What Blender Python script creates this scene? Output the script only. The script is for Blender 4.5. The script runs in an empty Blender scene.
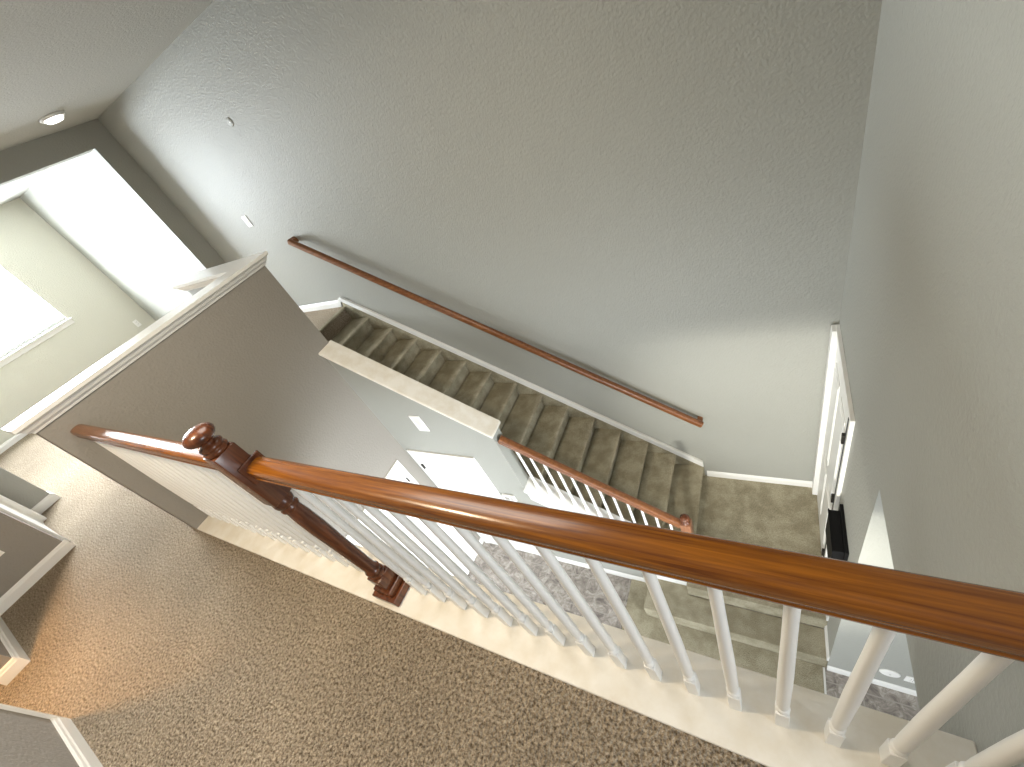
import bpy, bmesh, math, random
from mathutils import Vector, Matrix

random.seed(7)
C = bpy.context.scene.collection
SC = bpy.context.scene

# ------------------------------------------------------------------ camera, world, lights, exposure
cam_d = bpy.data.cameras.new('camera')
cam = bpy.data.objects.new('camera', cam_d)
C.objects.link(cam)
cam_d.sensor_width = 36.0
cam_d.lens = 415.7 / 1024 * 36.0
cam_d.clip_start = 0.02
rx = Vector((0.850709, 0.373894, -0.369455))
dn = Vector((0.003724, -0.707141, -0.707063))
fw = Vector((-0.525623, 0.600129, -0.602964))
m = Matrix.Identity(4)
for i in range(3):
    m[i][0] = rx[i]; m[i][1] = -dn[i]; m[i][2] = -fw[i]
m[0][3], m[1][3], m[2][3] = 0.0, 0.0, 1.65
cam.matrix_world = m
SC.camera = cam

w = bpy.data.worlds.new('world'); SC.world = w
w.use_nodes = True
w.node_tree.nodes['Background'].inputs[0].default_value = (0.86, 0.93, 1.0, 1)
w.node_tree.nodes['Background'].inputs[1].default_value = 2.5

SC.view_settings.view_transform = 'Standard'
SC.view_settings.look = 'None'
SC.view_settings.exposure = 0.0
SC.view_settings.gamma = 1.0
SC.view_settings.use_curve_mapping = False


def area(name, loc, target, sx, sy, power, col, spread=180):
    d = bpy.data.lights.new(name, 'AREA')
    d.shape = 'RECTANGLE'; d.size = sx; d.size_y = sy
    d.energy = power; d.color = col; d.spread = math.radians(spread)
    o = bpy.data.objects.new(name, d); C.objects.link(o)
    o.location = loc
    o.rotation_euler = (Vector(target) - Vector(loc)).to_track_quat('-Z', 'Y').to_euler()
    return o


DAY = (0.90, 0.96, 1.0)
WARM = (1.0, 0.80, 0.55)
area('daylight_loft_window', (-10.0, 1.17, 1.55), (0, 1.6, 0.7), 2.2, 1.5, 950, (0.86, 0.94, 1.0))
area('daylight_loft_side_window', (-7.9, -1.9, 1.5), (-6.9, 3, 0.6), 2.4, 1.4, 25, DAY)
area('daylight_foyer_window', (-1.6, -2.3, -1.95), (-1.6, 3, -2.1), 2.6, 2.0, 80, DAY)
area('daylight_side_room', (2.9, -0.6, -1.75), (-3.3, 1.0, -2.1), 1.3, 1.8, 75, DAY, 50)
area('stairwell_fill', (-1.6, 1.0, 2.5), (-1.6, 1.0, 0), 1.2, 0.9, 25, (1.0, 0.95, 0.86))  # unseen soft fill added for ambient light in the stairwell
area('ceiling_lamp_hall', (-1.8, -0.15, 2.52), (-1.8, -0.1, 0), 0.25, 0.25, 42, (1.0, 0.82, 0.56))
area('hall_end_fill', (2.1, -0.3, 1.45), (-3, -0.1, 0.3), 0.85, 1.3, 38, DAY)  # unseen cool fill added to brighten the spindles
pl_ = bpy.data.lights.new('landing_fill_spot', 'SPOT'); pl_.energy = 560; pl_.spot_size = math.radians(48); pl_.spot_blend = 1.0; pl_.color = (1.0, 0.97, 0.86); pl_.shadow_soft_size = 0.09  # unseen spot added to light the landing wall
pl_o = bpy.data.objects.new('landing_fill_spot', pl_); C.objects.link(pl_o); pl_o.location = (0.0, -0.9, -0.52)
pl_o.rotation_euler = (Vector((0.0, 2.9, -1.75)) - Vector((0.0, -0.9, -0.52))).to_track_quat('-Z', 'Y').to_euler()
area('loft_fill', (-7.0, 0.9, 2.56), (-5.4, 0.5, 0), 1.2, 1.4, 170, DAY, 100)  # added fill for the hall carpet, the ceiling has no opening here
area('lamp_bedroom', (-3.45, -1.02, 2.5), (-3.45, -1.0, 0), 0.12, 0.12, 75, (1.0, 0.55, 0.2))

# ------------------------------------------------------------------ materials
MATS = {}


def mat(name, col, rough=0.6, spec=0.5, metal=0.0, coat=0.0):
    mm = bpy.data.materials.new(name); mm.use_nodes = True
    b = mm.node_tree.nodes['Principled BSDF']
    b.inputs['Base Color'].default_value = (*col, 1)
    b.inputs['Roughness'].default_value = rough
    b.inputs['Metallic'].default_value = metal
    b.inputs['Specular IOR Level'].default_value = spec
    b.inputs['Coat Weight'].default_value = coat
    b.inputs['Coat Roughness'].default_value = 0.12
    MATS[name] = mm
    return mm, mm.node_tree, b


def node(nt, t, **kw):
    n = nt.nodes.new(t)
    for k, v in kw.items():
        if k in n.inputs: n.inputs[k].default_value = v
        else: setattr(n, k, v)
    return n


def coords(nt, scale=(1, 1, 1)):
    tc = nt.nodes.new('ShaderNodeTexCoord')
    mp = nt.nodes.new('ShaderNodeMapping')
    mp.inputs['Scale'].default_value = scale
    nt.links.new(tc.outputs['Object'], mp.inputs['Vector'])
    return mp.outputs['Vector']


def ramp(nt, fac, stops):
    r = nt.nodes.new('ShaderNodeValToRGB')
    e = r.color_ramp.elements
    while len(e) < len(stops): e.new(0.5)
    for i, (p, c) in enumerate(stops):
        e[i].position = p; e[i].color = (*c, 1)
    nt.links.new(fac, r.inputs['Fac'])
    return r.outputs['Color']


def bump(nt, b, h, strength, dist):
    bp = node(nt, 'ShaderNodeBump'); bp.inputs['Strength'].default_value = strength
    bp.inputs['Distance'].default_value = dist
    nt.links.new(h, bp.inputs['Height']); nt.links.new(bp.outputs['Normal'], b.inputs['Normal'])


def paint(name, col, rough=0.75, tex=True, spec=0.3):
    mm, nt, b = mat(name, col, rough, spec)
    if tex:
        v = coords(nt)
        n = node(nt, 'ShaderNodeTexNoise', Scale=64.0, Detail=2.0, Roughness=0.5)
        nt.links.new(v, n.inputs['Vector'])
        bump(nt, b, n.outputs['Fac'], 0.45, 0.009)
    return mm


paint('wall_paint', (0.352, 0.352, 0.318), 0.55, True, 0.45)
paint('wall_paint_shaded', (0.29, 0.268, 0.238), 0.7)  # same paint as the far wall, its dimmer warm light put into the colour
paint('cream_paint', (0.55, 0.53, 0.46), 0.7)
paint('loft_paint', (0.64, 0.63, 0.55), 0.7)
paint('ceiling_paint', (0.47, 0.465, 0.43), 0.8)
mat('white_trim', (0.82, 0.81, 0.78), 0.3, 0.5)
mat('white_baluster', (0.90, 0.90, 0.89), 0.32, 0.5)
mat('black_metal', (0.004, 0.004, 0.0045), 0.6, 0.15)
mat('bronze_metal', (0.05, 0.045, 0.04), 0.35, 0.5, 0.7)
mat('steel', (0.6, 0.6, 0.58), 0.3, 0.5, 1.0)
mat('plastic_white', (0.86, 0.85, 0.82), 0.35)
mat('vent_dark', (0.32, 0.31, 0.28), 0.6)
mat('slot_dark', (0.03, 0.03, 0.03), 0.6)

# white boards with a faint warm mottling
mm, nt, b = mat('sill_paint', (0.8, 0.78, 0.73), 0.4, 0.5)
v = coords(nt)
n = node(nt, 'ShaderNodeTexNoise', Scale=9.0, Detail=5.0, Roughness=0.6)
nt.links.new(v, n.inputs['Vector'])
nt.links.new(ramp(nt, n.outputs['Fac'], [(0.35, (0.74, 0.69, 0.60)), (0.62, (0.83, 0.80, 0.74))]), b.inputs['Base Color'])

# cherry wood: fine streaks along local X (or Z for turned work)
def wood(name, dark, light, scale, rough=0.26):
    mm, nt, b = mat(name, light, rough, 0.5, 0, 0.2)
    v = coords(nt, scale)
    n = node(nt, 'ShaderNodeTexNoise', Scale=1.0, Detail=6.0, Roughness=0.62, Distortion=0.6)
    nt.links.new(v, n.inputs['Vector'])
    nt.links.new(ramp(nt, n.outputs['Fac'], [(0.33, dark), (0.5, tuple((a + c) / 2 for a, c in zip(dark, light))), (0.66, light)]), b.inputs['Base Color'])
    bump(nt, b, n.outputs['Fac'], 0.08, 0.002)


wood('cherry_rail', (0.10, 0.026, 0.003), (0.31, 0.105, 0.007), (3.5, 110, 110))
wood('cherry_turned', (0.05, 0.014, 0.006), (0.16, 0.046, 0.014), (45, 45, 5))
wood('cherry_wall_rail', (0.13, 0.042, 0.014), (0.27, 0.105, 0.035), (5, 60, 60), 0.32)
wood('oak_lower', (0.16, 0.06, 0.03), (0.32, 0.15, 0.08), (45, 45, 5), 0.35)


def carpet(name, c1, c2, scale, depth, patch=1.6, pl=((0.8, 0.8, 0.8), (1, 1, 1))):
    mm, nt, b = mat(name, c2, 0.95, 0.1)
    v = coords(nt)
    n = node(nt, 'ShaderNodeTexNoise', Scale=scale, Detail=2.0, Roughness=0.7)
    nt.links.new(v, n.inputs['Vector'])
    vo = node(nt, 'ShaderNodeTexVoronoi', Scale=scale * 1.15)
    nt.links.new(v, vo.inputs['Vector'])
    col = ramp(nt, n.outputs['Fac'], [(0.32, c1), (0.62, c2)])
    p = node(nt, 'ShaderNodeTexNoise', Scale=patch, Detail=3.0, Roughness=0.55)
    nt.links.new(v, p.inputs['Vector'])
    pc = ramp(nt, p.outputs['Fac'], [(0.38, pl[0]), (0.62, pl[1])])
    mx = node(nt, 'ShaderNodeMix', data_type='RGBA', blend_type='MULTIPLY')
    mx.inputs[0].default_value = 1.0
    nt.links.new(col, mx.inputs[6]); nt.links.new(pc, mx.inputs[7])
    nt.links.new(mx.outputs[2], b.inputs['Base Color'])
    ad = node(nt, 'ShaderNodeMath', operation='SUBTRACT')
    nt.links.new(n.outputs['Fac'], ad.inputs[0]); nt.links.new(vo.outputs['Distance'], ad.inputs[1])
    bump(nt, b, ad.outputs[0], 1.0, depth)


carpet('hall_carpet', (0.15, 0.108, 0.066), (0.62, 0.51, 0.385), 88, 0.02, 1.4, ((0.86, 0.86, 0.86), (1, 1, 1)))
carpet('stair_carpet', (0.33, 0.295, 0.205), (0.50, 0.45, 0.335), 150, 0.005, 7.0, ((0.72, 0.71, 0.68), (1, 1, 1)))

# foyer tile: mottled stone-look tiles with pale grout
mm, nt, b = mat('foyer_tile', (0.4, 0.37, 0.34), 0.35, 0.5)
v = coords(nt)
n = node(nt, 'ShaderNodeTexNoise', Scale=10.0, Detail=7.0, Roughness=0.7, Distortion=1.2)
nt.links.new(v, n.inputs['Vector'])
c = ramp(nt, n.outputs['Fac'], [(0.34, (0.14, 0.12, 0.11)), (0.5, (0.30, 0.265, 0.235)), (0.66, (0.52, 0.48, 0.44))])
br = node(nt, 'ShaderNodeTexBrick', offset=0.0)
br.inputs['Scale'].default_value = 1.0; br.inputs['Mortar Size'].default_value = 0.005
br.inputs['Brick Width'].default_value = 0.33; br.inputs['Row Height'].default_value = 0.33
nt.links.new(v, br.inputs['Vector'])
mx = node(nt, 'ShaderNodeMix', data_type='RGBA')
nt.links.new(br.outputs['Fac'], mx.inputs[0]); nt.links.new(c, mx.inputs[6]); mx.inputs[7].default_value = (0.36, 0.33, 0.30, 1)
nt.links.new(mx.outputs[2], b.inputs['Base Color'])

# window glass: clear pane with a little mirror
mm = bpy.data.materials.new('window_glass'); mm.use_nodes = True
nt = mm.node_tree; nt.nodes.clear()
o_ = nt.nodes.new('ShaderNodeOutputMaterial'); t_ = nt.nodes.new('ShaderNodeBsdfTransparent')
g_ = nt.nodes.new('ShaderNodeBsdfGlossy'); g_.inputs['Roughness'].default_value = 0.02
x_ = nt.nodes.new('ShaderNodeMixShader'); x_.inputs[0].default_value = 0.06
nt.links.new(t_.outputs[0], x_.inputs[1]); nt.links.new(g_.outputs[0], x_.inputs[2]); nt.links.new(x_.outputs[0], o_.inputs[0])
MATS['window_glass'] = mm

# lit lens of ceiling can light
mm, nt, b = mat('lamp_lens', (0.95, 0.95, 0.92), 0.4)
b.inputs['Emission Color'].default_value = (1, 0.97, 0.93, 1); b.inputs['Emission Strength'].default_value = 2.5


# ------------------------------------------------------------------ mesh helpers
def obj(name, bm, material, parent=None, loc=None, smooth=False):
    bmesh.ops.recalc_face_normals(bm, faces=bm.faces)
    me = bpy.data.meshes.new(name); bm.to_mesh(me); bm.free()
    if smooth:
        for p in me.polygons: p.use_smooth = True
    me.materials.append(MATS[material])
    o = bpy.data.objects.new(name, me); C.objects.link(o)
    if loc: o.location = loc
    if parent: o.parent = parent
    return o


def add_box(bm, x0, x1, y0, y1, z0, z1, bev=0.0, seg=2):
    t = bmesh.new()
    bmesh.ops.create_cube(t, size=1.0)
    for v_ in t.verts:
        v_.co = Vector(((x0 + x1) / 2 + v_.co.x * (x1 - x0), (y0 + y1) / 2 + v_.co.y * (y1 - y0), (z0 + z1) / 2 + v_.co.z * (z1 - z0)))
    if bev > 0:
        bmesh.ops.bevel(t, geom=t.edges[:], offset=bev, segments=seg, affect='EDGES', profile=0.5)
    merge(bm, t)


def merge(bm, t, mtx=None):
    me = bpy.data.meshes.new('tmp'); t.to_mesh(me); t.free()
    if mtx: me.transform(mtx)
    bm.from_mesh(me); bpy.data.meshes.remove(me)


def box(*a, **k):
    bm = bmesh.new(); add_box(bm, *a, **k); return bm


def add_prism(bm, pts, axis, a0, a1, bev=0.0):
    """polygon pts in the plane across axis, extruded from a0 to a1.
    axis 'x': pts=(y,z); 'y': pts=(x,z); 'z': pts=(x,y)"""
    def co(p, a):
        return {'x': (a, p[0], p[1]), 'y': (p[0], a, p[1]), 'z': (p[0], p[1], a)}[axis]
    t = bmesh.new()
    A = [t.verts.new(co(p, a0)) for p in pts]
    B = [t.verts.new(co(p, a1)) for p in pts]
    t.faces.new(A); t.faces.new(B)
    n_ = len(pts)
    for i in range(n_):
        t.faces.new((A[i], A[(i + 1) % n_], B[(i + 1) % n_], B[i]))
    bmesh.ops.recalc_face_normals(t, faces=t.faces)
    if bev > 0:
        bmesh.ops.bevel(t, geom=t.edges[:], offset=bev, segments=2, affect='EDGES', profile=0.5)
    merge(bm, t)


def prism(*a, **k):
    bm = bmesh.new(); add_prism(bm, *a, **k); return bm


def add_lathe(bm, prof, cx=0, cy=0, seg=20, mtx=None):
    t = bmesh.new()
    rings = []
    for r, z in prof:
        if r < 1e-5: rings.append([t.verts.new((cx, cy, z))])
        else: rings.append([t.verts.new((cx + r * math.cos(2 * math.pi * k / seg), cy + r * math.sin(2 * math.pi * k / seg), z)) for k in range(seg)])
    for a, b_ in zip(rings, rings[1:]):
        for k in range(seg):
            k2 = (k + 1) % seg
            f = [a[k % len(a)], a[k2 % len(a)], b_[k2 % len(b_)], b_[k % len(b_)]]
            u = []
            for v_ in f:
                if v_ not in u: u.append(v_)
            if len(u) > 2: t.faces.new(u)
    for rg in (rings[0], rings[-1]):
        if len(rg) > 1: t.faces.new(rg)
    bmesh.ops.recalc_face_normals(t, faces=t.faces)
    merge(bm, t, mtx)


def add_sweep(bm, prof, p0, p1, up=(0, 0, 1)):
    """closed profile (u across, v up) swept straight from p0 to p1"""
    p0, p1 = Vector(p0), Vector(p1)
    d = (p1 - p0).normalized(); up = Vector(up)
    s = d.cross(up).normalized(); n_ = s.cross(d).normalized()
    t = bmesh.new()
    A = [t.verts.new(p0 + s * u + n_ * v_) for u, v_ in prof]
    B = [t.verts.new(p1 + s * u + n_ * v_) for u, v_ in prof]
    t.faces.new(A); t.faces.new(B)
    for i in range(len(prof)):
        j = (i + 1) % len(prof); t.faces.new((A[i], A[j], B[j], B[i]))
    bmesh.ops.recalc_face_normals(t, faces=t.faces)
    merge(bm, t)


def empty(name, loc, label, cat, group=None):
    o = bpy.data.objects.new(name, None); C.objects.link(o)
    o.empty_display_size = 0.1
    o.location = loc
    return tag(o, label, cat, group)


def tag(o, label, cat, group=None):
    o['label'] = label; o['category'] = cat
    if group: o['group'] = group
    return o


def put(name, bm, material, parent, smooth=False):
    """part whose mesh is in world coordinates, parented to a thing standing at parent.location"""
    o = obj(name, bm, material, parent, smooth=smooth)
    off = Vector((0, 0, 0)); p = parent
    while p: off += Vector(p.location); p = p.parent
    o.data.transform(Matrix.Translation(-off))
    return o


def struct(name, bm, material, label, cat, parent=None):
    o = obj(name, bm, material, parent)
    if not parent:
        o['kind'] = 'structure'; o['label'] = label; o['category'] = cat
    return o


def shade_auto(o, ang=35):
    me = o.data
    for p in me.polygons: p.use_smooth = True
    try: me.set_sharp_from_angle(angle=math.radians(ang))
    except Exception: pass


# ------------------------------------------------------------------ dimensions
XR = 0.43        # right wall
YF = 2.98        # far wall
ZC = 2.60        # ceiling
XH = -3.364      # half wall face
YS = 1.765       # stair wall near face
YS2 = 1.885      # stair wall far face
XL = -6.05       # left wall face
XQ = -9.67       # loft window wall
ZL = -2.83       # landing
ZF = -3.22       # foyer floor
ZU = -0.45       # foyer ceiling
YB = 0.313       # balustrade centre line
YE = 0.198       # carpet edge
RISE, RUN, XT = 0.1887, 0.2725, -4.48   # main flight

# ------------------------------------------------------------------ floors, ceilings
bm = bmesh.new()
add_box(bm, -6.05, 2.3, -0.79, YE, ZU + 0.012, 0)
add_box(bm, -6.05, -3.484, YE, YS2, ZU + 0.012, 0)
add_box(bm, -6.05, XT + 0.004, YS2, YF, ZU + 0.012, 0)
add_box(bm, XQ, -6.05, -2.2, YF, -0.3, 0)
add_box(bm, -4.78, -2.88, -3.0, -0.79, -0.3, 0)
struct('floor', bm, 'hall_carpet', 'beige looped carpet covering the whole upper landing and hall', 'carpet floor')
struct('floor_landing', prism([(XT + 14 * RUN - 0.015, 1.67), (XR, 1.67), (XR, YF), (XT + 14 * RUN - 0.015, YF)], 'z', ZL - 0.19, ZL, bev=0.008), 'stair_carpet',
       'olive brown carpeted landing at the turn of the stairs below', 'carpet floor')
struct('floor_foyer', box(XH, 3.0, -2.6, YS, ZF - 0.15, ZF), 'foyer_tile', 'mottled grey brown stone tile floor of the entry foyer below', 'tile floor')
struct('ceiling', box(XQ, 2.3, -3.0, YF + 0.12, ZC, ZC + 0.1), 'ceiling_paint', 'pale grey textured ceiling over the upper hall and stairwell', 'ceiling')
struct('ceiling_foyer', box(XH, XR + 0.13, -2.6, 0.30, ZU - 0.02, ZU + 0.01), 'ceiling_paint', 'low foyer ceiling under the upper hall floor', 'ceiling')
struct('ceiling_side', box(XR + 0.132, 3.0, -2.6, 1.42, ZU - 0.02, ZU + 0.05), 'ceiling_paint', 'ceiling of the side room beyond the foyer opening', 'ceiling')

# ------------------------------------------------------------------ walls
struct('wall_far', box(XQ - 0.12, XR + 0.12, YF, YF + 0.12, ZL - 0.19, ZC), 'wall_paint', 'tall textured greige wall carrying the wooden wall handrail', 'wall')
# right wall: full height behind the landing, only above the header where the foyer opens to the side room
struct('wall_right', prism([(-0.91, ZU), (1.42, ZU), (1.42, ZF - 0.1), (YF, ZF - 0.1), (YF, ZC), (0.20, ZC), (0.20, ZU + 0.005), (-0.91, ZU + 0.005)], 'x', XR, XR + 0.13), 'wall_paint',
       'greige wall on the right of the stairwell with the landing door in it', 'wall')
struct('wall_return', box(XR + 0.13, 3.0, 1.42, 1.54, ZF, ZU), 'wall_paint', 'lit cream wall seen through the foyer side opening', 'wall')
struct('wall_hall_side', box(XR + 0.13, 2.3, 0.20, 0.32, 0, ZC), 'wall_paint', 'hall wall continuing past the right end of the balustrade', 'wall')
struct('wall_side_room', box(3.0, 3.1, -2.6, 1.42, ZF, ZU), 'cream_paint', 'outer wall of the side room', 'wall')
bm = bmesh.new()   # left wall with the wide loft opening
add_prism(bm, [(-0.25, 0), (-0.01, 0), (-0.01, 2.385), (2.735, 2.385), (2.735, 0), (YF, 0), (YF, ZC), (-0.25, ZC)], 'x', XL - 0.14, XL)
struct('wall_left', bm, 'wall_paint', 'greige wall at the hall end around the wide drywall opening', 'wall')
bm = bmesh.new()   # window wall of the loft
WY0, WY1, WZ0, WZ1 = 0.25, 2.09, 0.99, 2.25
add_box(bm, XQ - 0.14, XQ, -2.2, WY0, 0, ZC); add_box(bm, XQ - 0.14, XQ, WY1, YF, 0, ZC)
add_box(bm, XQ - 0.14, XQ, WY0, WY1, 0, WZ0); add_box(bm, XQ - 0.14, XQ, WY0, WY1, WZ1, ZC)
struct('wall_loft', bm, 'loft_paint', 'cream wall with the bright window in the room beyond the opening', 'wall')
struct('wall_loft_side', box(XQ, -4.9, -2.32, -2.2, 0, ZC), 'cream_paint', 'side wall of the room beyond the opening', 'wall')
# hall wall behind the camera and the wall stubs of the hall end
struct('wall_hall', box(-3.0, 2.3, -0.91, -0.79, 0, ZC), 'wall_paint_shaded', 'taupe hall wall at the lower left corner', 'wall')
bm = bmesh.new()
add_prism(bm, [(-4.78, -0.24), (-4.78, -0.79), (-3.86, -0.79), (-3.86, -0.91), (-4.9, -0.91), (-4.9, -0.36), (-6.05, -0.36), (-6.05, -0.24)], 'z', 0, ZC)
struct('wall_hall_stub', bm, 'wall_paint_shaded', 'taupe wall stub with a white outlet at the left of the hall', 'wall')
struct('wall_door_head', box(-3.859, -3.001, -0.905, -0.795, 2.06, ZC), 'wall_paint_shaded', 'wall above the doorway beside the camera', 'wall')
struct('wall_bedroom', box(-4.9, -2.88, -3.1, -3.0, 0, ZC), 'cream_paint', 'back wall of the lamp lit room off the hall', 'wall')
struct('wall_bedroom_side', box(-2.88, -2.76, -3.0, -0.91, 0, ZC), 'cream_paint', 'side wall of the lamp lit room off the hall', 'wall')
# half wall across the stairwell end, down to the foyer floor
struct('wall_half', prism([(0.199, 0.0), (0.199, 1.06), (YS2, 1.06), (YS2, ZF), (-2.6, ZF), (-2.6, ZU - 0.02), (0.41, ZU - 0.02), (0.41, 0.0)], 'x', XH - 0.12, XH), 'wall_paint_shaded',
       'tall taupe half wall falling from the upper hall to the foyer floor', 'wall')
# stair wall: guard section, sloped section, low knee section
S = 0.747
def zcap(x): return -0.745 - S * (x + 2.01)
def zknee(x): return -1.63 - 0.69 * (x + 1.93)
bm = prism([(-4.51, 0.0), (-4.51, 1.06), (XH - 0.121, 1.06), (XH - 0.121, -0.2), (XH - 0.001, -0.2), (XH, zcap(XH) - 0.03), (-2.03, zcap(-2.03) - 0.03), (-2.03, zknee(-2.03) - 0.03),
            (-0.64, zknee(-0.64) - 0.03), (-0.64, ZF), (XH - 0.0, ZF), (XH - 0.0, -0.21), (XH - 0.121, -0.21), (XH - 0.121, 0.0)], 'y', YS, YS2)
struct('wall_stair', bm, 'wall_paint', 'greige wall under the stairs with the white closet door in it', 'wall')
struct('wall_front', box(XH - 0.12, 3.1, -2.72, -2.6, ZF, -3.05), 'cream_paint', 'front wall of the foyer below its window', 'wall')
struct('wall_fascia', box(XH, XR, 0.30, 0.41, -0.585, -0.022), 'wall_paint', 'plaster edge of the upper floor facing the stairwell', 'wall')  # lower edge dropped below the ceiling to cut the light on the far wall

# ------------------------------------------------------------------ trims
struct('trim_1', prism([(XH - 0.001, YE), (XR, YE), (XR, 0.412), (XH - 0.001, 0.412)], 'z', -0.022, 0.012, bev=0.004), 'sill_paint',
       'cream painted floor board under the upper balustrade', 'sill')
# crown cap of the half wall: moulding profile swept round both legs
def crown(bm, path, closed_ends=True):
    """path: list of (x,y) outline of the wall top (counter-clockwise polygon); builds stacked offset rings"""
    steps = [(0.0, 1.055), (0.010, 1.058), (0.014, 1.07), (0.030, 1.085), (0.040, 1.105), (0.052, 1.112), (0.058, 1.118), (0.058, 1.140)]
    n_ = len(path)
    def off(d):
        out = []
        for i in range(n_):
            p, a, b_ = Vector(path[i]), Vector(path[i - 1]), Vector(path[(i + 1) % n_])
            e1 = (p - a).normalized(); e2 = (b_ - p).normalized()
            n1 = Vector((e1.y, -e1.x)); n2 = Vector((e2.y, -e2.x))
            k = n1 + n2; k = k / (k.dot(n1))
            out.append(p + k * d)
        return out
    t = bmesh.new(); rings = []
    for d, z in steps:
        rings.append([t.verts.new((q.x, q.y, z)) for q in off(d)])
    for a, b_ in zip(rings, rings[1:]):
        for i in range(n_):
            j = (i + 1) % n_; t.faces.new((a[i], a[j], b_[j], b_[i]))
    t.faces.new(rings[0]); t.faces.new(rings[-1])
    bmesh.ops.recalc_face_normals(t, faces=t.faces)
    merge(bm, t)
bm = bmesh.new()
crown(bm, [(XH - 0.12, 0.20), (XH, 0.20), (XH, YS2), (-4.51, YS2), (-4.51, YS), (XH - 0.12, YS)])
struct('trim_2', bm, 'white_trim', 'white crown moulded cap on top of the half wall', 'wall cap')
# sloped cap board on the stair wall
bm = bmesh.new()
xa, xb = XH - 0.01, -2.01
add_prism(bm, [(xa, zcap(xa) - 0.03), (xb, zcap(xb) - 0.03), (xb + 0.004, zcap(xb)), (xa, zcap(xa))], 'y', 1.735, 1.925, bev=0.010)
add_prism(bm, [(xa, zcap(xa) - 0.055), (xb - 0.02, zcap(xb - 0.02) - 0.055), (xb - 0.02, zcap(xb - 0.02) - 0.028), (xa, zcap(xa) - 0.028)], 'y', 1.75, 1.902, bev=0.004)
struct('trim_3', bm, 'sill_paint', 'wide cream sloped board capping the wall beside the stairs', 'wall cap')
bm = bmesh.new()
xa, xb = -2.028, -0.60
add_prism(bm, [(xa, zknee(xa) - 0.03), (xb, zknee(xb) - 0.03), (xb, zknee(xb)), (xa, zknee(xa))], 'y', 1.725, 1.915, bev=0.006)
add_prism(bm, [(xa, zknee(xa) - 0.20), (xb, zknee(xb) - 0.20), (xb, zknee(xb) - 0.028), (xa, zknee(xa) - 0.028)], 'y', 1.752, 1.764, bev=0.003)
struct('trim_4', bm, 'white_trim', 'white sloped cap under the lower stair balusters', 'wall cap')

BASE = [(0, 0), (0.014, 0), (0.014, 0.062), (0.010, 0.070), (0.008, 0.082), (0.003, 0.09), (0, 0.09)]
def baseboard(name, segs, label):
    """segs: (p0, p1, normal, z) run along the wall with the profile leaning on the wall side"""
    bm = bmesh.new()
    for p0, p1, n_, z in segs:
        t = bmesh.new()
        A = [t.verts.new((p0[0] + n_[0] * u, p0[1] + n_[1] * u, z + v_)) for u, v_ in BASE]
        B = [t.verts.new((p1[0] + n_[0] * u, p1[1] + n_[1] * u, z + v_)) for u, v_ in BASE]
        t.faces.new(A); t.faces.new(B)
        for i in range(len(BASE)):
            j = (i + 1) % len(BASE); t.faces.new((A[i], A[j], B[j], B[i]))
        bmesh.ops.recalc_face_normals(t, faces=t.faces)
        merge(bm, t)
    struct(name, bm, 'white_trim', label, 'baseboard')
baseboard('baseboard_landing', [((-0.60, YF), (XR, YF), (0, -1), ZL), ((XR, 1.67), (XR, 2.04), (-1, 0), ZL)], 'white baseboard around the carpeted landing')
baseboard('baseboard_top', [((XL, YF), (-4.50, YF), (0, -1), 0), ((XL, 2.735), (XL, YF), (1, 0), 0), ((-4.51, YS2 + 0.0), (-4.7, YS2), (0, 1), 0)], 'white baseboard at the head of the stairs')
baseboard('baseboard_foyer', [((-2.38, YS), (-1.09, YS), (0, -1), ZF), ((-1.09, YS), (-0.655, YS), (0, -1), ZL - 0.19), ((XH, 1.66), (XH, YS), (1, 0), ZF),
          ], 'white baseboard along the foyer wall below the stairs')
baseboard('baseboard_return', [((XR, 1.42), (3.0, 1.42), (0, -1), ZF), ((XR, 1.42), (XR, 1.67), (-1, 0), ZL - 0.19)], 'white baseboard below the cream foyer return wall')
baseboard('baseboard_loft', [((XQ, -2.2), (XQ, YF), (1, 0), 0), ((XQ, YF), (XL - 0.14, YF), (0, -1), 0)], 'white baseboard in the room beyond the opening')
baseboard('baseboard_hall', [((-3.0, -0.79), (2.3, -0.79), (0, 1), 0)], 'white moulded baseboard of the hall wall at the lower left corner')
baseboard('baseboard_hall_stub', [((-4.78, -0.79), (-4.78, -0.226), (1, 0), 0), ((-4.78, -0.79), (-3.846, -0.79), (0, 1), 0), ((-3.86, -0.79), (-3.86, -0.91), (1, 0), 0)], 'white baseboard of the wall stub with the outlet')
baseboard('baseboard_left', [((XL, -0.25), (XL, -0.01), (1, 0), 0), ((XL - 0.14, -0.01), (XL + 0.014, -0.01), (0, 1), 0)], 'white baseboard at the short wall end beside the loft opening')
struct('trim_5', prism([(-3.012, -0.91), (-3.0, -0.91), (-3.0, -0.775), (-3.012, -0.775)], 'z', 0, 2.1, bev=0.002), 'white_trim', 'white jamb edge on the hall wall corner', 'trim')
struct('trim_6', box(0.402, 0.418, 0.0, 1.42, ZF, ZF + 0.008, bev=0.002), 'white_trim', 'pale strip between foyer carpet and tile', 'trim')
struct('trim_9', box(-5.92, -5.80, -0.24, -0.185, 0, 2.12, bev=0.006), 'white_trim', 'white door post at the far left end of the hall', 'trim')
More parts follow.
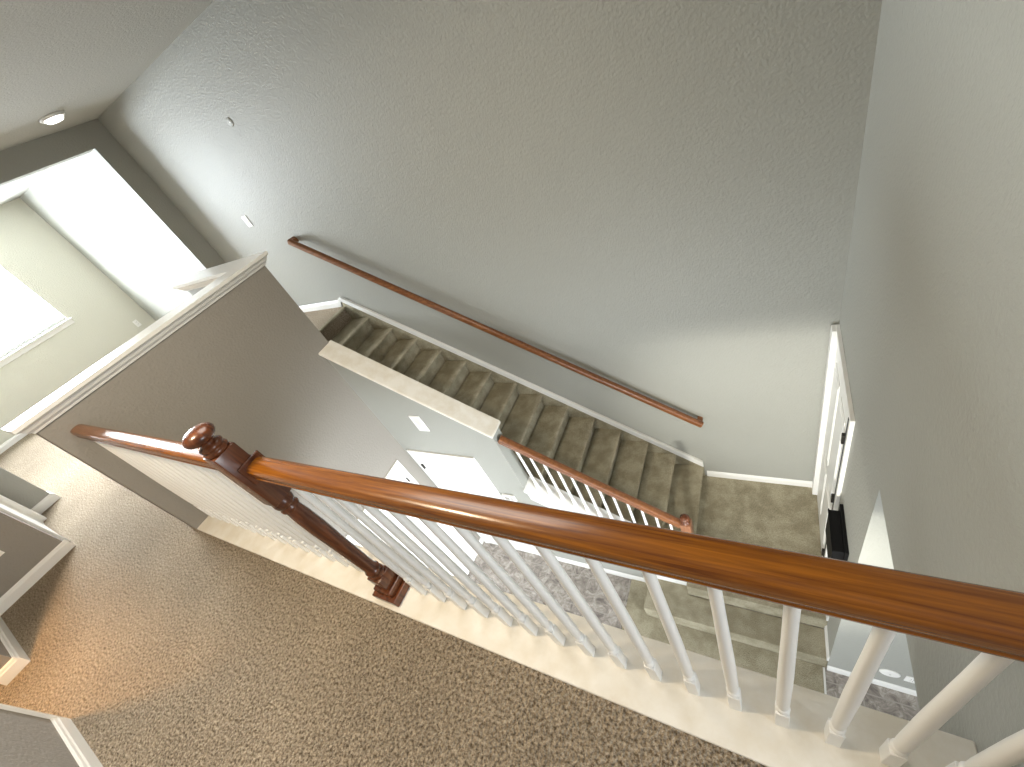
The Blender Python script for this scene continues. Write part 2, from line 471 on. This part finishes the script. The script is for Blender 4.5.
# wall side skirt of the main stair
def zsk(x): return 0.11 - 0.713 * (x + 4.363)
bm = bmesh.new()
add_prism(bm, [(-4.43, zsk(-4.43) - 0.085), (-0.625, zsk(-0.625) - 0.095), (-0.625, zsk(-0.625)), (-4.40, zsk(-4.40)), (-4.50, 0.09), (-4.50, 0.0)], 'y', YF - 0.022, YF, bev=0.003)
add_prism(bm, [(-4.41, zsk(-4.41) - 0.03), (-0.622, zsk(-0.622) - 0.03), (-0.622, zsk(-0.622) + 0.004), (-4.38, zsk(-4.38) + 0.004)], 'y', YF - 0.030, YF, bev=0.005)
struct('trim_7', bm, 'white_trim', 'white skirt moulding climbing the far wall beside the stairs', 'trim')
bm = prism([(-4.47, -0.02), (-4.43, zsk(-4.43) - 0.085), (-0.625, zsk(-0.625) - 0.095), (-0.625, ZL), (-0.9, ZL), (-4.47, -0.5)], 'y', YF - 0.016, YF)
struct('trim_8', bm, 'stair_carpet', 'carpet coloured stringer between the treads and the white skirt', 'trim')

# ------------------------------------------------------------------ main flight of stairs
stairs = empty('staircase', (-0.65, 2.4, ZL), 'long straight flight of olive brown carpeted stairs against the far wall', 'staircase')
for k in range(0, 15):
    zt = -RISE * k                      # tread surface level
    xf = XT + RUN * k                   # riser face at the front of tread k
    zb = zt - RISE
    back = XT + RUN * (k - 1)
    r = 0.016
    pts = []
    xb = back - 0.014 if k > 0 else xf - 0.004
    n0 = xf + 0.030
    if k > 0: pts += [(xb, zt - 0.018), (back + 0.003, zt - 0.018), (back + 0.006, zt - 0.002)]
    else: pts.append((xb, zt - 0.001))
    pts.append((n0 - r, zt))
    for a in range(0, 5):
        an = math.radians(90 - a * 45)
        pts.append((n0 + r * math.cos(an) - r * 0.2, zt - r + r * math.sin(an)))
    pts.append((xf - 0.004, zt - 2 * r - 0.003))
    pts.append((xf - 0.006, zt - 2 * r - 0.012))
    pts.append((xf - 0.006, zb - 0.03))
    pts.append((xf - 0.03, zb - 0.03))
    pts.append((xb, zt - 0.06))
    if k == 0: pts = [(xf - 0.003, zt)] + pts[1:-1] + [(xf - 0.003, zb)]
    bm = prism(pts, 'y', YS2 + 0.002, YF - 0.017)
    st = put('step', bm, 'stair_carpet', stairs)
    shade_auto(st, 30)

# short flight from the landing to the foyer
entry = empty('entry_steps', (-0.3, 1.5, ZF), 'low carpeted entry step below the landing, wrapping its left corner', 'steps')
bm = bmesh.new()
add_prism(bm, [(-1.08, 1.425), (XR, 1.425), (XR, 1.669), (-0.675, 1.669), (-0.675, 1.763), (-1.08, 1.763)], 'z', ZF, ZL - 0.19, bev=0.009)
put('step', bm, 'stair_carpet', entry)
rug = obj('floor_carpet', prism([(-1.30, -0.6), (0.402, -0.6), (0.402, 1.424), (-1.08, 1.424), (-1.08, YS), (-1.30, YS)], 'z', ZF, ZF + 0.012, bev=0.003), 'stair_carpet')
rug['kind'] = 'structure'; rug['label'] = 'olive grey carpet inlaid in the foyer floor before the entry step'; rug['category'] = 'carpet floor'

# ------------------------------------------------------------------ upper balustrade
_h = [(0.026, 0), (0.0318, 0.003), (0.0328, 0.009), (0.0295, 0.0125), (0.0295, 0.0145), (0.0325, 0.018), (0.0338, 0.028), (0.0335, 0.040), (0.0315, 0.047), (0.026, 0.0525), (0.015, 0.056)]
RAILP = [(-u, v_) for u, v_ in _h[:1]] + _h + [(0, 0.0572)] + [(-u, v_) for u, v_ in _h[:0:-1]]
ZR = 0.912      # underside of handrail
XN = -1.472
NO = -0.023   # the newel stands a little in front of the spindle line
bal = empty('upper_balustrade', (XN, YB, 0.012), 'upper hall balustrade with polished cherry handrail, dark newel and white spindles', 'railing')
for a, b_ in ((XH, XN - 0.035), (XN + 0.035, XR)):
    bm = bmesh.new(); add_sweep(bm, RAILP, (a, YB, ZR), (b_, YB, ZR))
    o = put('handrail', bm, 'cherry_rail', bal); shade_auto(o, 40)

def baluster_bm(h, foot=0.13, top=0.0, r0=0.0155, r1=0.0115, sq=0.016, seg=14):
    bm = bmesh.new()
    t = bmesh.new(); bmesh.ops.create_cube(t, size=1.0)
    for v_ in t.verts: v_.co = Vector((v_.co.x * 2 * sq, v_.co.y * 2 * sq, (v_.co.z + 0.5) * foot))
    bmesh.ops.bevel(t, geom=t.edges[:], offset=0.0015, segments=1, affect='EDGES')
    merge(bm, t)
    prof = [(0.0145, foot - 0.004), (0.0115, foot + 0.006), (0.0115, foot + 0.010), (0.0165, foot + 0.014), (0.0175, foot + 0.020), (0.0165, foot + 0.026), (0.012, foot + 0.031),
            (r0 * 0.92, foot + 0.045), (r0, foot + 0.09), (r0, foot + 0.30), (r1 + 0.001, h - 0.20), (r1, h)]
    add_lathe(bm, prof, seg=seg)
    return bm
first = None
xs = [0.033 + 0.112 * k for k in range(-12, 4)] + [XN - 0.149 - 0.112 * k for k in range(0, 16)]
for x in xs:
    if x > XR - 0.03 or x < XH + 0.03: continue
    if first is None:
        first = obj('baluster', baluster_bm(ZR - 0.012 + 0.001), 'white_baluster', bal)
        shade_auto(first, 40); o = first
    else:
        o = first.copy(); C.objects.link(o); o.parent = bal
    o.location = (x - XN, 0, 0)

def square(bm, w, z0, z1, bev=0.003, cx=0, cy=0):
    add_box(bm, cx - w / 2, cx + w / 2, cy - w / 2, cy + w / 2, z0, z1, bev=bev)
bm = bmesh.new()
square(bm, 0.078, 0.075, 0.155); square(bm, 0.078, 0.775, 1.043, 0.004)
prof = [(0.034, 0.150), (0.037, 0.156), (0.038, 0.164), (0.036, 0.172), (0.030, 0.176), (0.030, 0.184), (0.035, 0.189), (0.035, 0.198), (0.030, 0.204), (0.0275, 0.225), (0.030, 0.42), (0.033, 0.56),
        (0.032, 0.65), (0.029, 0.695), (0.028, 0.706), (0.034, 0.711), (0.035, 0.719), (0.031, 0.725), (0.030, 0.733), (0.036, 0.740), (0.038, 0.751), (0.037, 0.762), (0.033, 0.770), (0.033, 0.780)]
add_lathe(bm, prof, seg=28)
newel = obj('newel_post', bm, 'cherry_turned', bal); newel.location = (0, NO, 0); shade_auto(newel, 35)
bm = bmesh.new(); square(bm, 0.108, 0.040, 0.076, 0.006); square(bm, 0.146, -0.001, 0.042, 0.004)
obj('plinth', bm, 'cherry_turned', newel)
bm = bmesh.new()
add_lathe(bm, [(0.034, 1.041), (0.038, 1.045), (0.040, 1.051), (0.038, 1.057), (0.033, 1.060), (0.034, 1.063), (0.037, 1.067), (0.0375, 1.073), (0.034, 1.078), (0.026, 1.082), (0.022, 1.088),
               (0.027, 1.093), (0.040, 1.100), (0.047, 1.108), (0.049, 1.116), (0.047, 1.124), (0.040, 1.132), (0.028, 1.138), (0.014, 1.141), (0, 1.142)], seg=28)
fin = obj('finial', bm, 'cherry_turned', newel, smooth=True)
bm = bmesh.new(); add_box(bm, 0.038, 0.046, -0.022, 0.062, ZR - 0.024, ZR + 0.060, bev=0.005)
obj('rosette', bm, 'cherry_turned', newel)

# ------------------------------------------------------------------ lower stair balustrade
YK = 1.815
low = empty('stair_balustrade', (-0.59, YK, ZL), 'short stair balustrade below with brown handrail and thin white spindles', 'railing')
def zrl(x): return -0.985 - 0.715 * (x + 1.913)
bm = bmesh.new()
P2 = [(u * 0.95, v_ * 1.2) for u, v_ in RAILP]
add_sweep(bm, P2, (-2.04, YK, zrl(-2.04)), (-0.65, YK, zrl(-0.65)))
o = put('handrail', bm, 'cherry_wall_rail', low); shade_auto(o, 40)
firstb = None
for i in range(12):
    x = -1.913 + 0.1083 * i
    zb = zknee(x) + 0.008
    h = zrl(x) - zb + 0.006
    if firstb is None:
        bmx = baluster_bm(h, foot=0.10, r0=0.0125, r1=0.0105, sq=0.013, seg=10)
        firstb = obj('baluster', bmx, 'white_baluster', low); shade_auto(firstb, 40); o = firstb
    else:
        o = firstb.copy(); C.objects.link(o); o.parent = low
    o.location = (x + 0.59, 0, zb - ZL - 0.01)
bm = bmesh.new(); square(bm, 0.084, 0.0, 0.30); square(bm, 0.084, 0.80, 1.02, 0.004)
add_lathe(bm, [(0.036, 0.295), (0.040, 0.31), (0.033, 0.32), (0.028, 0.35), (0.034, 0.5), (0.034, 0.65), (0.03, 0.74), (0.038, 0.76), (0.036, 0.80)], seg=20)
nl = obj('newel_post', bm, 'oak_lower', low); shade_auto(nl, 35)
bm = bmesh.new()
add_lathe(bm, [(0.034, 1.018), (0.038, 1.026), (0.034, 1.034), (0.022, 1.038), (0.030, 1.044), (0.028, 1.052), (0.018, 1.056), (0.030, 1.066), (0.040, 1.078), (0.037, 1.092), (0.020, 1.102), (0, 1.104)], seg=24)
obj('finial', bm, 'cherry_turned', nl, smooth=True)

# ------------------------------------------------------------------ wall handrail
wr = empty('wall_handrail', (-2.45, YF, -0.5), 'long cherry handrail bracketed to the far wall above the stairs', 'handrail')
def zwr(x): return 0.905 - 0.708 * (x + 4.43)
P3 = [(-0.023, -0.028), (0.023, -0.028), (0.027, -0.016), (0.027, 0.010), (0.022, 0.023), (0.010, 0.030), (-0.010, 0.030), (-0.022, 0.023), (-0.027, 0.010), (-0.027, -0.016)]
bm = bmesh.new(); add_sweep(bm, P3, (-4.44, 2.90, zwr(-4.44)), (-0.565, 2.90, zwr(-0.565)))
o = put('rail', bm, 'cherry_wall_rail', wr); shade_auto(o, 40)
for x in (-4.425, -0.585):
    bm = bmesh.new(); add_prism(bm, [(x - 0.022, zwr(x) - 0.022), (x + 0.022, zwr(x) - 0.038), (x + 0.022, zwr(x) + 0.008), (x - 0.022, zwr(x) + 0.030)], 'y', 2.885, YF, bev=0.004)
    put('return_end', bm, 'cherry_wall_rail', wr)
for x in (-4.02, -3.22, -2.42, -1.62, -0.95):
    bm = bmesh.new(); z = zwr(x) - 0.028
    add_box(bm, x - 0.012, x + 0.012, 2.888, 2.912, z - 0.006, z + 0.006, bev=0.002)
    add_prism(bm, [(2.893, z - 0.004), (2.907, z - 0.004), (2.93, z - 0.045), (2.968, z - 0.050), (2.968, z - 0.062), (2.922, z - 0.057)], 'x', x - 0.006, x + 0.006, bev=0.002)
    add_lathe(bm, [(0.026, 0), (0.026, 0.006), (0.018, 0.012), (0, 0.013)], seg=16, mtx=Matrix.Translation((x, YF, z - 0.055)) @ Matrix.Rotation(math.radians(90), 4, 'X'))
    put('bracket', bm, 'bronze_metal', wr)

# ------------------------------------------------------------------ doors
def casing(bm, u0, u1, z0, z1, wdt, mk):
    """architrave round an opening; mk(u0,u1,z0,z1,depth0,depth1) adds a box"""
    for (a, b_, c_, d_) in ((u0 - wdt, u0, z0, z1 + wdt), (u1, u1 + wdt, z0, z1 + wdt), (u0, u1, z1, z1 + wdt)):
        mk(a, b_, c_, d_, 0, 0.012)
    e = wdt * 0.35
    for (a, b_, c_, d_) in ((u0 - wdt, u0 - wdt + e, z0, z1 + wdt), (u1 + wdt - e, u1 + wdt, z0, z1 + wdt), (u0 - wdt + e, u1 + wdt - e, z1 + wdt - e, z1 + wdt)):
        mk(a, b_, c_, d_, 0.011, 0.018)

def arch_panel(u0, u1, z0, z1, rise, n_=10):
    pts = [(u0, z0), (u1, z0), (u1, z1 - rise)]
    for i in range(1, n_):
        t = i / n_
        u = u1 + (u0 - u1) * t
        pts.append((u, z1 - rise + rise * math.sin(math.pi * t) ** 0.8))
    pts.append((u0, z1 - rise))
    return pts

def add_panel(bm, pts, axis, s0, depth):
    """raised field: frame ring and inner field as two bevelled prisms"""
    cx_ = sum(p[0] for p in pts) / len(pts); cz_ = sum(p[1] for p in pts) / len(pts)
    def sc(k): return [(cx_ + (p[0] - cx_) * (1 - k), cz_ + (p[1] - cz_) * (1 - k * 0.55)) for p in pts]
    for k, d in ((0.0, depth * 0.6), (0.16, depth)):
        a, b_ = sorted((s0, s0 + d))
        add_prism(bm, sc(k), axis, a, b_, bev=min(abs(d) * 0.45, 0.004))

# closet door under the stairs (faces the camera, wall y = YS)
DZ = ZF + 2.03
cd = obj('door_1', box(-3.25, -2.475, YS - 0.010, YS + 0.0, ZF + 0.01, DZ - 0.003, bev=0.002), 'white_trim'); cd['kind'] = 'structure'
cd['label'] = 'white arched panel closet door under the stairs'; cd['category'] = 'door'
bm = bmesh.new(); casing(bm, -3.253, -2.472, ZF, DZ, 0.058, lambda a, b_, c_, d_, e, f: add_box(bm, a, b_, YS - f, YS - e, c_, d_, bev=0.002))
obj('casing', bm, 'white_trim', cd)
bm = bmesh.new()
add_panel(bm, arch_panel(-3.14, -2.585, ZF + 1.05, DZ - 0.12, 0.14), 'y', YS - 0.010, -0.010)
add_panel(bm, [(-3.14, ZF + 0.18), (-2.585, ZF + 0.18), (-2.585, ZF + 0.92), (-3.14, ZF + 0.92)], 'y', YS - 0.010, -0.010)
obj('panel', bm, 'white_trim', cd)
for z in (DZ - 0.22, ZF + 1.05, ZF + 0.25):
    bm = bmesh.new(); add_box(bm, -3.262, -3.238, YS - 0.022, YS - 0.008, z - 0.035, z + 0.035, bev=0.003)
    add_lathe(bm, [(0, z + 0.042), (0.006, z + 0.04), (0.006, z - 0.04), (0, z - 0.042)], -3.252, YS - 0.024, seg=8)
    obj('hinge', bm, 'bronze_metal' if z > DZ - 0.5 else 'white_trim', cd)
bm = bmesh.new(); add_lathe(bm, [(0.030, 0), (0.030, 0.006), (0.012, 0.012), (0.012, 0.03), (0.026, 0.04), (0.028, 0.052), (0.018, 0.062), (0, 0.064)], seg=16,
                            mtx=Matrix.Translation((-2.54, YS - 0.010, ZF + 0.95)) @ Matrix.Rotation(math.radians(90), 4, 'X'))
obj('door_knob', bm, 'bronze_metal', cd, smooth=True)

# front door on the tall half wall (wall x = XH)
fd = obj('door_2', box(XH, XH + 0.010, 0.66, 1.555, ZF + 0.01, DZ - 0.003, bev=0.002), 'white_trim'); fd['kind'] = 'structure'
fd['label'] = 'white panelled foyer door in the tall taupe wall'; fd['category'] = 'door'
bm = bmesh.new(); casing(bm, 0.657, 1.558, ZF, DZ, 0.06, lambda a, b_, c_, d_, e, f: add_box(bm, XH + e, XH + f, a, b_, c_, d_, bev=0.002))
obj('casing', bm, 'white_trim', fd)
bm = bmesh.new()
for (a, b_) in ((0.76, 1.06), (1.155, 1.455)):
    for (c_, d_) in ((ZF + 0.2, ZF + 0.85), (ZF + 0.97, ZF + 1.55), (ZF + 1.65, DZ - 0.12)):
        add_panel(bm, [(a, c_), (b_, c_), (b_, d_), (a, d_)], 'x', XH + 0.010, 0.010)
obj('panel', bm, 'white_trim', fd)
for z in (DZ - 0.22, ZF + 1.0, ZF + 0.25):
    bm = bmesh.new(); add_box(bm, XH + 0.008, XH + 0.020, 1.550, 1.566, z - 0.035, z + 0.035, bev=0.003)
    obj('hinge', bm, 'bronze_metal' if z > DZ - 0.5 else 'white_trim', fd)
bm = bmesh.new(); add_lathe(bm, [(0.030, 0), (0.030, 0.006), (0.012, 0.012), (0.012, 0.03), (0.026, 0.04), (0.028, 0.052), (0.018, 0.062), (0, 0.064)], seg=16,
                            mtx=Matrix.Translation((XH + 0.010, 0.74, ZF + 0.95)) @ Matrix.Rotation(math.radians(90), 4, 'Y'))
obj('door_knob', bm, 'steel', fd, smooth=True)

# landing door on the right wall (wall x = XR)
LZ = ZL + 2.05
ld = obj('door_3', box(XR - 0.012, XR, 2.15, 2.87, ZL + 0.01, LZ - 0.003, bev=0.002), 'white_trim'); ld['kind'] = 'structure'
ld['label'] = 'white door beside the carpeted landing with dark hinges'; ld['category'] = 'door'
bm = bmesh.new(); casing(bm, 2.12, 2.88, ZL, LZ, 0.075, lambda a, b_, c_, d_, e, f: add_box(bm, XR - f * 1.3, XR - e, a, b_, c_, d_, bev=0.002))
add_box(bm, XR - 0.050, XR - 0.001, 2.882, 2.962, ZL, LZ + 0.07, bev=0.004)
obj('casing', bm, 'white_trim', ld)
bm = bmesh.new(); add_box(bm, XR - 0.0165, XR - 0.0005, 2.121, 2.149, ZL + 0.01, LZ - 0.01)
obj('gap_shade_strip', bm, 'slot_dark', ld)  # solid dark strip standing in for the shadow at the hinge side
bm = bmesh.new()
for (a, b_) in ((2.22, 2.46), (2.55, 2.80)):
    for (c_, d_) in ((ZL + 0.2, ZL + 0.85), (ZL + 0.97, ZL + 1.9)):
        add_panel(bm, [(a, c_), (b_, c_), (b_, d_), (a, d_)], 'x', XR - 0.012, -0.008)
obj('panel', bm, 'white_trim', ld)

for z in (LZ - 0.22, ZL + 1.12, ZL + 0.25):
    obj('hinge', box(XR - 0.032, XR - 0.012, 2.135, 2.168, z - 0.04, z + 0.04, bev=0.004), 'bronze_metal', ld)

# hall end door, wall y = -0.24
hd = obj('door_4', box(-5.71, -5.02, -0.24, -0.232, 0.01, 2.03, bev=0.002), 'white_trim'); hd['kind'] = 'structure'
hd['label'] = 'white door in the recess at the far left of the hall'; hd['category'] = 'door'
bm = bmesh.new(); casing(bm, -5.73, -5.01, 0, 2.035, 0.075, lambda a, b_, c_, d_, e, f: add_box(bm, a, b_, -0.24 + e, -0.24 + f, c_, d_, bev=0.002))
obj('casing', bm, 'white_trim', hd)

# ------------------------------------------------------------------ loft window
wf = bmesh.new()
for (a, b_, c_, d_) in ((WY0, WY0 + 0.05, WZ0, WZ1), (WY1 - 0.05, WY1, WZ0, WZ1), (WY0 + 0.05, WY1 - 0.05, WZ0, WZ0 + 0.05), (WY0 + 0.05, WY1 - 0.05, WZ1 - 0.05, WZ1)):
    add_box(wf, XQ - 0.11, XQ - 0.06, a, b_, c_, d_, bev=0.004)
add_box(wf, XQ - 0.10, XQ - 0.07, 1.15, 1.19, WZ0 + 0.05, WZ1 - 0.05, bev=0.003)
win = obj('window_1', wf, 'white_trim'); win['kind'] = 'structure'; win['label'] = 'bright white framed window in the room beyond the opening'; win['category'] = 'window'
bm = box(XQ - 0.088, XQ - 0.084, WY0 + 0.05, WY1 - 0.05, WZ0 + 0.05, WZ1 - 0.05)
obj('pane', bm, 'window_glass', win)
bm = bmesh.new(); add_box(bm, XQ - 0.06, XQ + 0.035, WY0 - 0.05, WY1 + 0.05, WZ0 - 0.03, WZ0, bev=0.006); add_box(bm, XQ, XQ + 0.014, WY0 - 0.03, WY1 + 0.03, WZ0 - 0.09, WZ0 - 0.03, bev=0.003)
obj('window_sill', bm, 'white_trim', win)

# ------------------------------------------------------------------ small fittings
def plate_y(name, x, z, y, n_, wd, ht, label, cat, kind):
    e = empty(name, (x, y, z), label, cat)
    s = -1
    obj('plate', box(-wd / 2, wd / 2, -0.006, 0.0, -ht / 2, ht / 2, bev=0.002), 'plastic_white', e)
    if kind == 'switch':
        obj('toggle', box(-0.017, 0.017, -0.010, -0.005, -0.032, 0.032, bev=0.002), 'plastic_white', e)
    else:
        for s in (-1, 1):
            bm = bmesh.new(); add_box(bm, -0.016, 0.016, -0.008, -0.005, s * 0.020 - 0.014, s * 0.020 + 0.014, bev=0.003)
            rc = obj('receptacle', bm, 'plastic_white', e)
            bm = bmesh.new(); add_box(bm, -0.008, -0.005, -0.0085, -0.0075, s * 0.020 - 0.005, s * 0.020 + 0.006); add_box(bm, 0.005, 0.008, -0.0085, -0.0075, s * 0.020 - 0.005, s * 0.020 + 0.006)
            obj('slot', bm, 'slot_dark', rc)
    return e
plate_y('light_switch', -4.99, 1.22, YF, None, 0.088, 0.125, 'white light switch on the far wall left of the handrail', 'switch', 'switch')
o = plate_y('wall_outlet', 0, 0.38, 0, None, 0.075, 0.12, 'white outlet on the cream wall below and right of the window', 'outlet', 'outlet')
o.location = (XQ, 2.73, 0.40); o.rotation_euler = (0, 0, math.radians(90))
o = plate_y('wall_outlet', 0, 0.38, 0, None, 0.075, 0.12, 'white outlet at the left frame edge on the taupe wall stub', 'outlet', 'outlet')
o.location = (-4.78, -0.475, 0.365); o.rotation_euler = (0, 0, math.radians(90))
o = plate_y('wall_outlet', 0.918, -2.90, 1.42, None, 0.075, 0.115, 'white outlet low on the cream foyer wall near its baseboard', 'outlet', 'outlet')
ov = empty('round_wall_cover', (0.793, 1.42, -2.885), 'round white cover plate beside the foyer outlet', 'cover plate')
bm = bmesh.new(); add_lathe(bm, [(0.062, 0), (0.062, 0.006), (0.055, 0.011), (0, 0.013)], seg=28, mtx=Matrix.Rotation(math.radians(90), 4, 'X'))
obj('plate', bm, 'plastic_white', ov)
bm = bmesh.new(); add_lathe(bm, [(0.006, 0), (0.006, 0.003), (0, 0.004)], seg=10, mtx=Matrix.Translation((0, -0.012, 0)) @ Matrix.Rotation(math.radians(90), 4, 'X'))
obj('screw', bm, 'steel', ov)

# return air vent on the stair wall
vt = empty('air_vent', (-2.807, YS, -0.660), 'small white air vent on the wall above the closet door', 'vent')
bm = bmesh.new()
add_box(bm, -0.065, 0.065, -0.010, 0, 0.082, 0.107, bev=0.002); add_box(bm, -0.065, 0.065, -0.010, 0, -0.107, -0.082, bev=0.002)
add_box(bm, -0.065, -0.042, -0.010, 0, -0.082, 0.082, bev=0.002); add_box(bm, 0.042, 0.065, -0.010, 0, -0.082, 0.082, bev=0.002)
obj('frame', bm, 'plastic_white', vt)
obj('backing', box(-0.042, 0.042, -0.002, 0, -0.082, 0.082), 'vent_dark', vt)
bm = bmesh.new()
for i in range(10):
    z = -0.074 + i * 0.0165
    add_prism(bm, [(-0.009, z - 0.005), (-0.007, z - 0.005), (-0.002, z + 0.004), (-0.004, z + 0.004)], 'x', -0.042, 0.042)
obj('louvers', bm, 'plastic_white', vt)

# thermostat on the stair wall, right of the closet door
th = empty('thermostat', (-2.30, YS, -1.80), 'small white thermostat on the wall right of the closet door', 'thermostat')
obj('body', box(-0.075, 0.075, -0.028, 0, -0.055, 0.055, bev=0.012, seg=3), 'plastic_white', th)
obj('screen', box(-0.045, 0.01, -0.030, -0.026, -0.022, 0.03, bev=0.001), 'vent_dark', th)
obj('button', box(0.03, 0.05, -0.031, -0.026, -0.02, 0.02, bev=0.002), 'vent_dark', th)

# black wall rack by the landing
bk = empty('wall_rack', (XR, 1.75, -1.60), 'black box shaped rack mounted on the right wall above the landing', 'rack')
obj('back_panel', box(-0.020, 0, -0.165, 0.19, -0.17, 0.165, bev=0.004), 'black_metal', bk)
obj('box_body', box(-0.080, -0.019, -0.15, 0.15, -0.14, 0.14, bev=0.004), 'black_metal', bk)
obj('rim', box(-0.084, -0.076, -0.155, 0.155, 0.12, 0.145, bev=0.002), 'black_metal', bk)

# recessed ceiling light and small round wall sensor
cl = empty('ceiling_light', (-5.35, 2.33, ZC), 'small white round light on the ceiling at the upper left', 'ceiling light')
bm = bmesh.new(); add_lathe(bm, [(0.068, 0.0), (0.105, 0.0), (0.105, -0.010), (0.094, -0.022), (0.070, -0.018), (0.068, 0.0)], seg=32)
obj('ring', bm, 'plastic_white', cl, smooth=True)
bm = bmesh.new(); add_lathe(bm, [(0, -0.004), (0.072, -0.004), (0.078, -0.026), (0.060, -0.044), (0, -0.052)], seg=28)
obj('lens', bm, 'lamp_lens', cl, smooth=True)
sn = empty('wall_sensor', (-4.16, YF, 1.998), 'tiny round paint coloured disc high on the far wall', 'sensor')
bm = bmesh.new(); add_lathe(bm, [(0.036, 0), (0.036, 0.002), (0.030, 0.004), (0, 0.0045)], seg=24, mtx=Matrix.Rotation(math.radians(90), 4, 'X'))
obj('disc', bm, 'wall_paint', sn, smooth=True)
bm = bmesh.new(); add_lathe(bm, [(0.008, 0), (0.008, 0.002), (0, 0.003)], seg=12, mtx=Matrix.Translation((0, -0.004, 0)) @ Matrix.Rotation(math.radians(90), 4, 'X'))
obj('screw', bm, 'plastic_white', sn)
